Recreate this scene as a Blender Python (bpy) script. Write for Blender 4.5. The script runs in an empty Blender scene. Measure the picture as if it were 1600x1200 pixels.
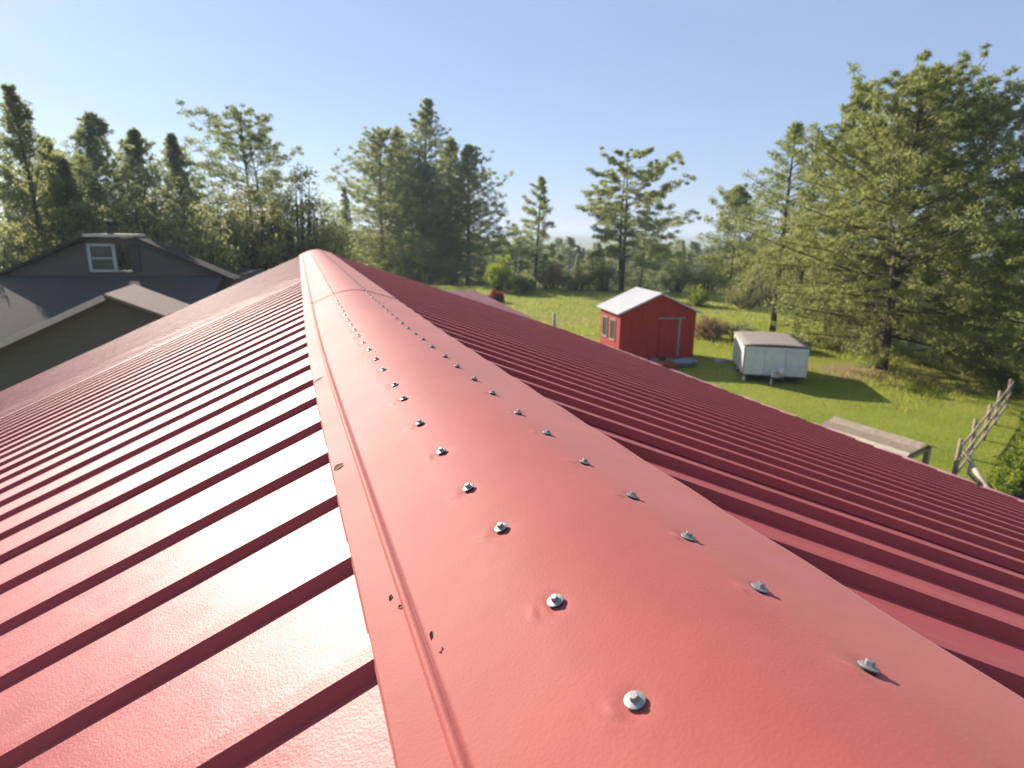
import bpy, math, random
import numpy as np
from mathutils import Matrix, Vector

# ------------------------------------------------------------------ camera, sky, sun, exposure
scene = bpy.context.scene
C = scene.collection
EYE = 5.4                                   # eye height above the yard (m)
YAW, PITCH, ROLL, FPX = .357, .244, .012, 955.56
cy, sy = math.cos(YAW), math.sin(YAW)
fw = Vector((sy*math.cos(PITCH), cy*math.cos(PITCH), -math.sin(PITCH)))
rt = Vector((cy, -sy, 0)); up = rt.cross(fw)
r_ = rt*math.cos(ROLL) + up*math.sin(ROLL); u_ = up*math.cos(ROLL) - rt*math.sin(ROLL)
cam = bpy.data.cameras.new('camera'); camo = bpy.data.objects.new('camera', cam); C.objects.link(camo)
cam.sensor_width = 36; cam.lens = FPX/1600*36; cam.clip_start = .02; cam.clip_end = 30000
M = Matrix((r_, u_, -fw)).transposed().to_4x4(); M.translation = (0, 0, EYE); camo.matrix_world = M
cam.dof.use_dof = True; cam.dof.focus_distance = 1.15; cam.dof.aperture_fstop = 5.0
scene.camera = camo

SUN_EL, SUN_AZ = math.radians(27), math.radians(22)          # azimuth measured left of the ridge direction (+Y)
sun_dir = Vector((-math.sin(SUN_AZ)*math.cos(SUN_EL), math.cos(SUN_AZ)*math.cos(SUN_EL), math.sin(SUN_EL)))
world = bpy.data.worlds.new('World'); scene.world = world; world.use_nodes = True
wn = world.node_tree; bg = wn.nodes['Background']
sky = wn.nodes.new('ShaderNodeTexSky'); sky.sky_type = 'NISHITA'; sky.sun_disc = False
sky.sun_elevation = SUN_EL; sky.sun_rotation = math.atan2(sun_dir.x, sun_dir.y)
sky.air_density = 1.0; sky.dust_density = .3; sky.ozone_density = 4.0; sky.altitude = 200
tcw = wn.nodes.new('ShaderNodeTexCoord'); mpw = wn.nodes.new('ShaderNodeMapping'); mpw.inputs['Scale'].default_value = (1, 1.6, 5); mpw.inputs['Rotation'].default_value = (.2, .1, .6)
nzw = wn.nodes.new('ShaderNodeTexNoise'); nzw.inputs['Scale'].default_value = 1.6; nzw.inputs['Detail'].default_value = 6; nzw.inputs['Roughness'].default_value = .55
wn.links.new(tcw.outputs['Generated'], mpw.inputs[0]); wn.links.new(mpw.outputs[0], nzw.inputs[0])
mrw = wn.nodes.new('ShaderNodeMapRange'); mrw.inputs[1].default_value = .3; mrw.inputs[2].default_value = .75; mrw.inputs[3].default_value = .44; mrw.inputs[4].default_value = .66
wn.links.new(nzw.outputs[0], mrw.inputs[0])
veil = wn.nodes.new('ShaderNodeMix'); veil.data_type = 'RGBA'; veil.inputs[7].default_value = (3.7, 4.6, 7.0, 1)      # thin high cirrus veil over the whole sky
wn.links.new(mrw.outputs[0], veil.inputs[0]); wn.links.new(sky.outputs[0], veil.inputs[6]); wn.links.new(veil.outputs[2], bg.inputs[0]); bg.inputs[1].default_value = .068
sl = bpy.data.lights.new('sun', 'SUN'); sl.energy = 4.7; sl.angle = math.radians(.55); sl.color = (1, .91, .78)
so = bpy.data.objects.new('sun', sl); C.objects.link(so)
so.rotation_euler = sun_dir.to_track_quat('Z', 'Y').to_euler(); so.location = (0, 0, 60)
vs = scene.view_settings; vs.view_transform = 'Standard'; vs.look = 'None'; vs.gamma = 1; vs.exposure = .97
scene.cycles.use_denoising = True; scene.cycles.max_bounces = 6; scene.cycles.volume_bounces = 0
scene.cycles.transparent_max_bounces = 8; scene.cycles.sample_clamp_indirect = 4

# ------------------------------------------------------------------ helpers
MATS = {}
def mat(name, col, rough=.6, col2=None, nscale=6., bump=0., bscale=40., metal=0., spec=.5, transl=None, stretch=None, detail=4., rvar=0., co='Object'):
    m = bpy.data.materials.new(name); m.use_nodes = True; MATS[name] = m
    nt = m.node_tree; n = nt.nodes; l = nt.links; p = n['Principled BSDF']
    p.inputs['Base Color'].default_value = (*col, 1); p.inputs['Roughness'].default_value = rough
    p.inputs['Metallic'].default_value = metal; p.inputs['Specular IOR Level'].default_value = spec
    tc = n.new('ShaderNodeTexCoord'); src = tc.outputs[co]
    if stretch:
        mp = n.new('ShaderNodeMapping'); mp.inputs['Scale'].default_value = stretch; l.new(src, mp.inputs[0]); src = mp.outputs[0]
    if col2:
        nz = n.new('ShaderNodeTexNoise'); nz.inputs['Scale'].default_value = nscale; nz.inputs['Detail'].default_value = detail; nz.inputs['Roughness'].default_value = .6
        l.new(src, nz.inputs[0])
        rp = n.new('ShaderNodeValToRGB'); rp.color_ramp.elements[0].position = .34; rp.color_ramp.elements[1].position = .66
        rp.color_ramp.elements[0].color = (*col, 1); rp.color_ramp.elements[1].color = (*col2, 1)
        l.new(nz.outputs[0], rp.inputs[0]); l.new(rp.outputs[0], p.inputs['Base Color'])
        if rvar:
            mr = n.new('ShaderNodeMapRange'); mr.inputs[3].default_value = rough-rvar; mr.inputs[4].default_value = rough+rvar
            l.new(nz.outputs[0], mr.inputs[0]); l.new(mr.outputs[0], p.inputs['Roughness'])
    if bump:
        bz = n.new('ShaderNodeTexNoise'); bz.inputs['Scale'].default_value = bscale; bz.inputs['Detail'].default_value = 3
        l.new(src, bz.inputs[0]); b = n.new('ShaderNodeBump'); b.inputs['Strength'].default_value = bump; b.inputs['Distance'].default_value = .02
        l.new(bz.outputs[0], b.inputs['Height']); l.new(b.outputs[0], p.inputs['Normal'])
    if transl:
        t = n.new('ShaderNodeBsdfTranslucent'); t.inputs[0].default_value = (*transl[0], 1)
        mx = n.new('ShaderNodeMixShader'); mx.inputs[0].default_value = transl[1]
        l.new(p.outputs[0], mx.inputs[1]); l.new(t.outputs[0], mx.inputs[2]); l.new(mx.outputs[0], n['Material Output'].inputs[0])
    return m

def tag(o, label=None, cat=None, group=None, kind=None):
    if label: o['label'] = label
    if cat: o['category'] = cat
    if group: o['group'] = group
    if kind: o['kind'] = kind
    return o
def empty(name, loc, rz=0):
    o = bpy.data.objects.new(name, None); C.objects.link(o); o.location = loc; o.rotation_euler = (0, 0, rz); o.empty_display_size = .2
    return o
def link(name, me, parent=None, loc=None):
    o = bpy.data.objects.new(name, me); C.objects.link(o)
    if parent: o.parent = parent
    if loc: o.location = loc
    return o
class MB:
    def __init__(s): s.v = []; s.f = []; s.sm = []
    def add(s, vs, fs, smooth=False):
        b = len(s.v); s.v += [tuple(v) for v in vs]; s.f += [tuple(b+i for i in f) for f in fs]; s.sm += [smooth]*len(fs); return s
    def box(s, a, b):
        (x0, y0, z0), (x1, y1, z1) = a, b
        return s.add([(x0,y0,z0),(x1,y0,z0),(x1,y1,z0),(x0,y1,z0),(x0,y0,z1),(x1,y0,z1),(x1,y1,z1),(x0,y1,z1)],
                     [(0,3,2,1),(4,5,6,7),(0,1,5,4),(1,2,6,5),(2,3,7,6),(3,0,4,7)])
    def slab(s, q, t):      # a quad (4 points) given a thickness along its normal, downward
        q = [Vector(p) for p in q]; n = (q[1]-q[0]).cross(q[3]-q[0]).normalized()
        if n.z < 0: n = -n
        return s.add(q+[p-n*t for p in q], [(0,1,2,3),(7,6,5,4),(0,4,5,1),(1,5,6,2),(2,6,7,3),(3,7,4,0)])
    def bar(s, a, b, w, h=None):   # rectangular bar from a to b
        a, b = Vector(a), Vector(b); h = h or w; d = (b-a).normalized()
        x = d.cross(Vector((0,0,1))); x = x.normalized() if x.length > 1e-3 else Vector((1,0,0)); y = x.cross(d)
        o = [x*sx*w/2+y*sy_*h/2 for sx, sy_ in ((-1,-1),(1,-1),(1,1),(-1,1))]
        return s.add([a+k for k in o]+[b+k for k in o], [(3,2,1,0),(4,5,6,7),(0,1,5,4),(1,2,6,5),(2,3,7,6),(3,0,4,7)])
    def tube(s, pts, rad, n=8, cap=True):
        pts = [Vector(p) for p in pts]; vs = []; fs = []
        for i, p in enumerate(pts):
            d = (pts[min(i+1, len(pts)-1)]-pts[max(i-1, 0)]).normalized()
            x = d.cross(Vector((.13, .31, .94))); x = x.normalized() if x.length > 1e-3 else Vector((1,0,0)); y = d.cross(x)
            r = rad[i] if hasattr(rad, '__len__') else rad
            vs += [p+x*math.cos(k*6.2832/n)*r+y*math.sin(k*6.2832/n)*r for k in range(n)]
        for i in range(len(pts)-1):
            for k in range(n): fs.append((i*n+k, i*n+(k+1) % n, (i+1)*n+(k+1) % n, (i+1)*n+k))
        if cap: fs.append(tuple(range(n))[::-1]); fs.append(tuple((len(pts)-1)*n+k for k in range(n)))
        return s.add(vs, fs, True)
    def mesh(s, name, m):
        me = bpy.data.meshes.new(name); me.from_pydata(s.v, [], s.f); me.polygons.foreach_set('use_smooth', s.sm)
        me.materials.append(m); me.update(); return me
    def build(s, name, m, parent=None, loc=None): return link(name, s.mesh(name, m), parent, loc)
def grid_mesh(name, P, m, smooth=True):     # P: array (a, b, 3)
    a, b = P.shape[:2]
    i = (np.arange(a-1)[:, None]*b+np.arange(b-1)[None, :]).ravel()
    f = np.stack([i, i+1, i+b+1, i+b], 1)
    me = bpy.data.meshes.new(name); me.from_pydata(P.reshape(-1, 3).tolist(), [], f.tolist())
    me.polygons.foreach_set('use_smooth', [smooth]*len(f)); me.materials.append(m); me.update(); return me
def tri_mesh(name, V, m):                    # V: (n,3,3) loose triangles
    n = len(V); me = bpy.data.meshes.new(name); me.vertices.add(3*n); me.loops.add(3*n); me.polygons.add(n)
    me.vertices.foreach_set('co', V.astype(np.float32).ravel()); me.loops.foreach_set('vertex_index', np.arange(3*n, dtype=np.int32))
    me.polygons.foreach_set('loop_start', np.arange(0, 3*n, 3, dtype=np.int32)); me.polygons.foreach_set('loop_total', np.full(n, 3, dtype=np.int32))
    me.materials.append(m); me.update(calc_edges=True); return me

# ------------------------------------------------------------------ materials
def red_paint(name, col, col2, rough, bump, sheen, spec):
    m = mat(name, col, rough, col2, 3.0, 0, spec=spec, rvar=.05, stretch=(1, 1, 1))
    nt = m.node_tree; n = nt.nodes; l = nt.links; p = n['Principled BSDF']; tc = [x for x in n if x.type == 'TEX_COORD'][0]
    a = n.new('ShaderNodeTexNoise'); a.inputs['Scale'].default_value = 230; a.inputs['Detail'].default_value = 2; l.new(tc.outputs['Object'], a.inputs[0])
    b = n.new('ShaderNodeBump'); b.inputs['Strength'].default_value = bump; b.inputs['Distance'].default_value = .0035; l.new(a.outputs[0], b.inputs['Height'])
    a2 = n.new('ShaderNodeTexNoise'); a2.inputs['Scale'].default_value = 9; a2.inputs['Detail'].default_value = 2; l.new(tc.outputs['Object'], a2.inputs[0])
    b2 = n.new('ShaderNodeBump'); b2.inputs['Strength'].default_value = .25; b2.inputs['Distance'].default_value = .008; l.new(a2.outputs[0], b2.inputs['Height'])
    l.new(b2.outputs[0], b.inputs['Normal']); l.new(b.outputs[0], p.inputs['Normal'])
    p.inputs['Sheen Weight'].default_value = sheen; p.inputs['Sheen Roughness'].default_value = .45; p.inputs['Sheen Tint'].default_value = (1, .93, .92, 1)
    # specks of dirt and worn scuffs
    v = n.new('ShaderNodeTexNoise'); v.inputs['Scale'].default_value = 60; v.inputs['Detail'].default_value = 6; v.inputs['Roughness'].default_value = .75
    mp = n.new('ShaderNodeMapping'); mp.inputs['Scale'].default_value = (1, .35, 1); mp.inputs['Rotation'].default_value = (0, 0, .5)
    l.new(tc.outputs['Object'], mp.inputs[0]); l.new(mp.outputs[0], v.inputs[0])
    rp = n.new('ShaderNodeValToRGB'); rp.color_ramp.elements[0].position = .68; rp.color_ramp.elements[1].position = .74
    l.new(v.outputs[0], rp.inputs[0])
    mx = n.new('ShaderNodeMix'); mx.data_type = 'RGBA'; mx.inputs[7].default_value = (.13, .06, .05, 1)
    old = p.inputs['Base Color'].links[0].from_socket
    l.new(rp.outputs[0], mx.inputs[0]); l.new(old, mx.inputs[6]); l.new(mx.outputs[2], p.inputs['Base Color'])
    return m
m_red = red_paint('red_roof_paint', (.31, .022, .019), (.36, .033, .028), .52, .20, .045, .62)
m_cap = red_paint('red_cap_paint', (.36, .076, .060), (.40, .090, .071), .68, .12, .10, .34)
m_zinc = mat('galvanised_steel', (.26, .255, .235), .5, (.36, .35, .32), 160, metal=.5)
m_rubber = mat('rubber_seal', (.03, .03, .03), .7)
m_deck = mat('roof_deck', (.10, .07, .05), .9, (.14, .10, .07), 8)
m_trimp = mat('faded_pink_trim', (.62, .36, .33), .5, (.5, .2, .19), 5, .1, 60)
m_siding = mat('pale_siding', (.5, .46, .40), .8, (.44, .40, .35), 4, .2, 30)
m_leaf_dry = mat('dry_leaf', (.20, .10, .05), .8, (.12, .06, .03), 200)

# ------------------------------------------------------------------ ground
def sstep(a, b, x): t = np.clip((x-a)/(b-a), 0, 1); return t*t*(3-2*t)
def gh(x, y):
    x = np.asarray(x, float); y = np.asarray(y, float); d = np.hypot(x, y)
    h = -np.clip(d-62, 0, None)*.13*np.exp(-np.clip(d-62, 0, None)/420.) - 9*sstep(200, 900, d)
    h = h + .10*np.sin(x*.21+1.3)*np.cos(y*.17) * sstep(8, 30, d) + .05*np.sin(x*.63)*np.sin(y*.55+.7)
    h = h - 1.1*sstep(2, -3, x)*sstep(15, 19, y)
    return h
rings = np.concatenate([np.linspace(0, 70, 71), np.geomspace(72, 9000, 70)])
ang = np.linspace(0, 2*np.pi, 241)
RX = rings[:, None]*np.sin(ang)[None]; RY = rings[:, None]*np.cos(ang)[None]
m_ground = mat('grass_ground', (.155, .195, .025), .9, (.24, .245, .045), .35, .6, 9, spec=.15)
def ground_nodes():
    nt = m_ground.node_tree; n = nt.nodes; l = nt.links; p = n['Principled BSDF']; tc = [x for x in n if x.type == 'TEX_COORD'][0]
    z = n.new('ShaderNodeTexNoise'); z.inputs['Scale'].default_value = .09; z.inputs['Detail'].default_value = 5; l.new(tc.outputs['Object'], z.inputs[0])
    r = n.new('ShaderNodeValToRGB'); r.color_ramp.elements[0].position = .58; r.color_ramp.elements[1].position = .76; l.new(z.outputs[0], r.inputs[0])
    mx = n.new('ShaderNodeMix'); mx.data_type = 'RGBA'; mx.inputs[7].default_value = (.27, .19, .08, 1)
    old = p.inputs['Base Color'].links[0].from_socket; l.new(old, mx.inputs[6]); l.new(r.outputs[0], mx.inputs[0])
    # worn bare earth between the trailer and the big pine
    vm = n.new('ShaderNodeVectorMath'); vm.operation = 'DISTANCE'; vm.inputs[1].default_value = (22.0, 17.6, 0); l.new(tc.outputs['Object'], vm.inputs[0])
    ad = n.new('ShaderNodeMath'); ad.operation = 'MULTIPLY_ADD'; l.new(z.outputs[0], ad.inputs[0]); ad.inputs[1].default_value = 4; l.new(vm.outputs['Value'], ad.inputs[2])
    rr = n.new('ShaderNodeMapRange'); rr.inputs[1].default_value = 3.4; rr.inputs[2].default_value = 4.9; rr.inputs[3].default_value = 1; rr.inputs[4].default_value = 0; l.new(ad.outputs[0], rr.inputs[0])
    m2 = n.new('ShaderNodeMix'); m2.data_type = 'RGBA'; m2.inputs[7].default_value = (.26, .17, .085, 1); l.new(mx.outputs[2], m2.inputs[6]); l.new(rr.outputs[0], m2.inputs[0]); l.new(m2.outputs[2], p.inputs['Base Color'])
ground_nodes()
tag(link('ground', grid_mesh('ground', np.stack([RX, RY, gh(RX, RY)], 2), m_ground)), kind='structure')

# ------------------------------------------------------------------ the red metal roof we stand on
S = .3                                       # roof module: one rib spacing (m)
def bend(y): y = np.asarray(y, float); return .026*np.log1p(np.exp(np.clip((y-10)*.6, -40, 40)))/.6
def W(x, y, z): return np.stack(np.broadcast_arrays(S*(np.asarray(x)+bend(y)), S*np.asarray(y, float), EYE+S*np.asarray(z)), -1)
TL_, TR_, HR = .446, .325, .070              # slopes left and right, rib height
zl = lambda x: -1.976+TL_*(x-.273)           # rib-top planes
zr = lambda x: -1.837-TR_*(x-2.698)
XL, XR, YE, Y0 = -20.0, 18.4, 51.5, -5.0
yend = lambda x: 51.3+.22*(np.asarray(x)-.6)      # far rake of the left slope, slightly out of square
SK = -.68                                    # the right-hand sheets run down the slope at an angle
rng = np.random.default_rng(7)
house = tag(empty('farm_building', (0, 0, 0)), 'long building under a faded red ribbed metal roof, seen from its ridge', 'building')
def profile(i, n, per, jit):                 # n ribs from rib i: list of (offset along ridge, depth below rib top, rib index)
    out = []
    for k in range(n):
        e = (i+k)*per+jit[i+k]; h = HR*(1.4 if per > 1 else 1)*(1 if i < 23 or per > 1 else .68)          # the far part of the roof has flatter sheets
        out += [(e-.045, -h), (e-.004, -.006), (e, 0), (e+.10, .003), (e+.196, 0), (e+.203, -.005), (e+.24, -h), (e+.42, -h-.002), (e+.62, -h-.001), (e+.80, -h-.002)]
    out.append(((i+n)*per-.045+jit[i+n]+.04, -h-.004))
    return out
def oil(x, y, amp): return amp*(np.sin(x*1.7+y*2.9)+np.sin(x*.8-y*4.1+1)+np.sin(x*3.1+y*1.3+2))
def deck(x0, x1, zf, ya, yb, sk):
    X, Y = np.meshgrid(np.linspace(x0, x1, 12), np.linspace(ya, yb, 40), indexing='ij')
    o = link('roof_slope', grid_mesh('roof_slope', W(X, Y+sk*(X-2.7), zf(X)-.24), m_deck), house); md = o.modifiers.new('t', 'SOLIDIFY'); md.thickness = .02; return o
slopeL = deck(.44, XL+.2, zl, Y0, 46, 0)
slopeR = deck(2.4, XR-.25, zr, Y0, 50, SK)
jl = rng.normal(0, .018, 90); jr = rng.normal(0, .02, 140)
xs = np.concatenate([np.linspace(.44, -4, 12), np.linspace(-5, XL, 9)])
i = -7
while i < 48:
    n = 3 if i+3 <= 48 else 48-i
    pr = profile(i, n, 1.0, jl[10-0:] if False else np.concatenate([jl[10:], jl[:10]]))
    ys = np.array([p[0] for p in pr])+2.56; dz = np.array([p[1] for p in pr])
    Y, X = np.meshgrid(ys, xs); Y = np.minimum(Y, yend(X)); D = np.broadcast_to(dz, X.shape)
    Z = zl(X)+D+oil(X, Y, .0016)*(D < -.02)+(.003 if (i//3) % 2 else 0)-.003
    xe = X.copy(); xe[-1] += rng.uniform(-.12, .12)
    link('roof_sheet', grid_mesh('roof_sheet', W(xe, Y, Z)[:, ::-1], m_red, False), slopeL); i += n
xs = np.concatenate([np.linspace(2.5, 8, 13), np.linspace(9, XR, 9)])
i = -6
while i < 52:
    n = 3 if i+3 <= 52 else 52-i
    if i+n > 44: n = 44-i
    if n <= 0: break
    pr = profile(i, n, 1.1, np.concatenate([jr[20:], jr[:20]]))
    ys = np.array([p[0] for p in pr])+2.75; dz = np.array([p[1] for p in pr])
    Y, X = np.meshgrid(ys, xs); xe = X.copy(); xe[-1] += rng.uniform(-.12, .12)
    Yk = Y+SK*(xe-2.7); D = np.broadcast_to(dz, X.shape)
    Z = zr(xe)+D+oil(X, Y, .002)*(D < -.02)+(.004 if (i//3) % 2 else 0)
    link('roof_sheet', grid_mesh('roof_sheet', W(xe, Yk, Z), m_red, False), slopeR); i += n
# eave trim in short lengths along the right-hand eave
y = Y0-8
while y < YE-13:
    L = rng.uniform(1.5, 4.5); a, b = y, min(y+L, YE-13); dx = rng.uniform(.12, .34)
    MB().slab([W(XR-.3, a, zr(XR-.3)-.055), W(XR+.05+dx, a, zr(XR+.05+dx)+.015), W(XR+.05+dx, b, zr(XR+.05+dx)+.015), W(XR-.3, b, zr(XR-.3)-.055)], .02).build('eave_trim', m_trimp, slopeR)
    y = b+rng.uniform(0, 1.2)
# walls below
MB().box((S*(XL+1.3), S*Y0, -.3), (S*(XR-1.6), S*(YE-16), EYE+S*(-11.0))).build('wall', m_siding, house)

# --- ridge cap: two lapped lengths, a flat flange strip on the left, rows of screws
cap_x = np.array([.455, .452, .460, .475, .492, .508])
cap_z = np.array([-1.905, -1.880, -1.862, -1.855, -1.860, -1.868])
_dx = np.linspace(.508, 2.70, 240); _dz = np.where(_dx < .909, -1.868+.44*(_dx-.508), np.where(_dx > 2.009, -1.822+.30*(2.70-_dx), -1.868+.44*(_dx-.508)-.74/2.2*(_dx-.909)**2))
cap_x = np.concatenate([cap_x[:-1], _dx]); cap_z = np.concatenate([cap_z[:-1], _dz])
def capz(x): return np.interp(x, cap_x[3:], cap_z[3:])
camR = np.array([list(r_), list(u_), list(fw)])
rowL = [(1.075, .94), (1.072, 1.576), (1.057, 2.234), (1.057, 2.985), (1.043, 3.594), (1.042, 4.319), (1.033, 5.076), (1.046, 5.907), (1.055, 6.484), (1.049, 7.272), (1.054, 7.915), (1.052, 8.612), (1.042, 9.217), (1.037, 9.888), (1.04, 10.486), (1.036, 11.096)]
rowR = [(2.0, .85), (1.999, 1.408), (1.982, 1.974), (1.956, 2.488), (1.942, 3.041), (1.91, 3.637), (1.923, 4.327), (1.898, 4.921), (1.899, 5.651), (1.898, 6.284), (1.885, 6.963), (1.899, 7.6), (1.882, 8.292), (1.881, 8.915), (1.862, 9.412), (1.854, 9.975)]
for r in (rowL, rowR):
    while r[-1][1] < 49: r.append((r[-1][0], r[-1][1]+.64*(1+rng.normal(0, .05))))
screws = rowL+rowR
def cap_piece(name, y0, y1, lift, ny, lip):
    xs = np.concatenate([cap_x[:5], np.linspace(.508, 2.70, 150), [2.704]]); zs = np.concatenate([cap_z[:5], capz(np.linspace(.508, 2.70, 150)), [capz(2.7)-.006]])
    ys = np.linspace(y0, y1, ny) if lip else np.concatenate([np.linspace(y0, .3, 40), np.linspace(.32, 6, 380), np.linspace(6.05, y1, 150)])
    if lip: ys = np.sort(np.concatenate([ys, [y0+.03, y0+2.0, y0+2.06, y0+2.12, y0+2.18, y0+2.24]]))
    X, Y = np.meshgrid(xs, ys, indexing='ij'); Z = np.broadcast_to(zs[:, None], X.shape)+lift
    Z = Z+.006*np.sin(Y*.9+X)*np.sin(X*2.2)*np.clip((X-.6)/.3, 0, 1)*np.clip((2.6-X)/.3, 0, 1)
    for sx, st in screws:
        if y0-1 < st < y1+1 and st < 20:
            d2 = ((X-sx)/.05)**2+((Y-st)/.06)**2; Z = Z-.010*np.exp(-d2)
            d3 = ((X-sx+.09)/.045)**2+((Y-st)/.05)**2; Z = Z+.0045*np.exp(-d3)*(1+1.1*np.sin(X*95+Y*38+3*np.sin(Y*21)+st))
    Z = Z+.005*np.sin(Y*5.7+.6)*np.clip((X-2.35)/.35, 0, 1)**2
    if lip: Z = Z+.012*np.exp(-((Y-y0-2.12)/.06)**2)
    o = link(name, grid_mesh(name, W(X, Y, Z)[:, ::-1], m_cap), house)
    md = o.modifiers.new('thickness', 'SOLIDIFY'); md.thickness = .0012; md.offset = -1
    return o
capA = cap_piece('ridge_cap', Y0, 17.6, 0, 330, False); capB = cap_piece('ridge_cap', 16.7, YE+.4, .012, 120, True)
fx = np.array([.268, .270, .274, .34, .42, .50]); fz = np.array([-.030, .002, .011, .013, .012, .011])
FY = np.linspace(Y0, YE+.3, 200); X, Y = np.meshgrid(fx, FY, indexing='ij')
Z = zl(X)+fz[:, None]+.002*np.sin(Y*1.9+X*6)
wob = .003*np.sin(Y*.7)+.002*np.sin(Y*2.3+1)
link('flange_strip', grid_mesh('flange_strip', W(X+wob*(X < .3), Y, Z)[:, ::-1], m_cap, False), house)

def screw_mesh():
    b = MB(); n = 20
    def ring(r, z): return [(r*math.cos(k*2*math.pi/n), r*math.sin(k*2*math.pi/n), z) for k in range(n)]
    rs = [(.0118, .0006), (.0122, .0012), (.0116, .0018), (.0075, .0030), (.0062, .0032)]
    vs = []
    for r, z in rs: vs += ring(r, z)
    fs = []
    for i in range(len(rs)-1):
        for k in range(n): fs.append((i*n+k, i*n+(k+1) % n, (i+1)*n+(k+1) % n, (i+1)*n+k))
    fs.append(tuple((len(rs)-1)*n+k for k in range(n)))
    b.add(vs, fs, False)
    hx = lambda r, z: [(r*math.cos(k*math.pi/3), r*math.sin(k*math.pi/3), z) for k in range(6)]
    b.add(hx(.0056, .0028)+hx(.0056, .0078)+hx(.0047, .0086), [(k, (k+1) % 6, 6+(k+1) % 6, 6+k) for k in range(6)]+[(6+k, 6+(k+1) % 6, 12+(k+1) % 6, 12+k) for k in range(6)]+[tuple(range(12, 18))])
    me = b.mesh('screw', m_zinc)
    return me
sm = screw_mesh()
sb = MB(); sb.tube([(0, 0, -.004), (0, 0, .0003)], .0095, 14); seal_me = sb.mesh('seal', m_rubber)
for sx, st in screws:
    o = link('screw', sm, capA if st < 16.75 else capB)
    sl_ = (capz(sx+.03)-capz(sx-.03))/.06
    p = W(sx, st, capz(sx)+.006+(.012 if st > 16.75 else 0))
    o.location = p; o.scale = (1, 1, 1)
    o.rotation_euler = (Matrix.Rotation(-math.atan(sl_)+rng.normal(0, .06), 3, 'Y') @ Matrix.Rotation(rng.normal(0, .06), 3, 'X') @ Matrix.Rotation(rng.uniform(0, 6), 3, 'Z')).to_euler()
    if st < 9:
        q = link('screw', seal_me, o.parent); q.location = p; q.rotation_euler = o.rotation_euler; q.name = 'washer_seal'
# a few dry leaves and seed husks lying on the flange
def husk(x, y, z, ln, wd, rz, name, label, cat):
    b = MB(); n = 7; vs = []
    for k in range(n):
        t = k/(n-1); w = wd*math.sin(math.pi*t)**.8+.0002
        vs += [(-ln/2+ln*t, -w, .0012+.003*math.sin(3*t)), (-ln/2+ln*t, 0, .0004+.002*math.sin(3*t)), (-ln/2+ln*t, w, .0014+.004*math.sin(3*t))]
    fs = []
    for k in range(n-1): fs += [(3*k, 3*k+3, 3*k+4, 3*k+1), (3*k+1, 3*k+4, 3*k+5, 3*k+2)]
    b.add(vs, fs, True); o = b.build(name, m_leaf_dry)
    o.location = W(x, y, z); o.rotation_euler = (0, -math.atan(TL_), rz); tag(o, label, cat)
husk(.415, 2.92, zl(.415)+.009, .013, .0022, 1.1, 'seed_husk', 'small dark seed husk lying on the flange beside the rolled bead', 'seed husk')
husk(.447, 2.80, zl(.447)+.009, .008, .0018, .2, 'seed_husk', 'tiny seed husk caught against the rolled bead of the cap', 'seed husk')
husk(.525, 2.43, zl(.525)+.045, .014, .0028, 1.3, 'dry_leaf', 'little curled dry leaf on the cap just right of the bead', 'leaf')
husk(.325, 5.02, zl(.325)+.012, .030, .0085, .4, 'dry_leaf', 'brown dry leaf at the outer edge of the flange strip', 'leaf')
husk(.335, 8.25, zl(.335)+.012, .045, .0040, .5, 'dry_twig', 'thin curled twig lying across the flange strip', 'twig')

# ------------------------------------------------------------------ red garden shed
m_shed = mat('barn_red_boards', (.42, .030, .018), .75, (.33, .023, .013), 2.5, .25, 30, stretch=(6, 6, .6))
m_shedroof = mat('white_metal_roof', (.62, .60, .57), .45, (.54, .52, .5), 2, .1, 20)
m_trimgrey = mat('weathered_grey_trim', (.34, .31, .29), .8, (.24, .22, .2), 9, .2, 40)
m_pane = mat('dark_window_glass', (.02, .025, .03), .08, spec=.8)
m_wood = mat('weathered_wood', (.37, .285, .20), .85, (.24, .185, .13), 7, .35, 30, stretch=(1, 1, 1))
m_wood2 = mat('pale_bare_wood', (.50, .42, .32), .8, (.38, .31, .23), 8, .3, 30)
m_wood3 = mat('grey_brown_wood', (.27, .20, .14), .9, (.19, .14, .10), 9, .3, 30)
m_foot = mat('concrete_blocks', (.33, .31, .28), .9, (.24, .23, .21), 10, .4, 25)
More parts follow.
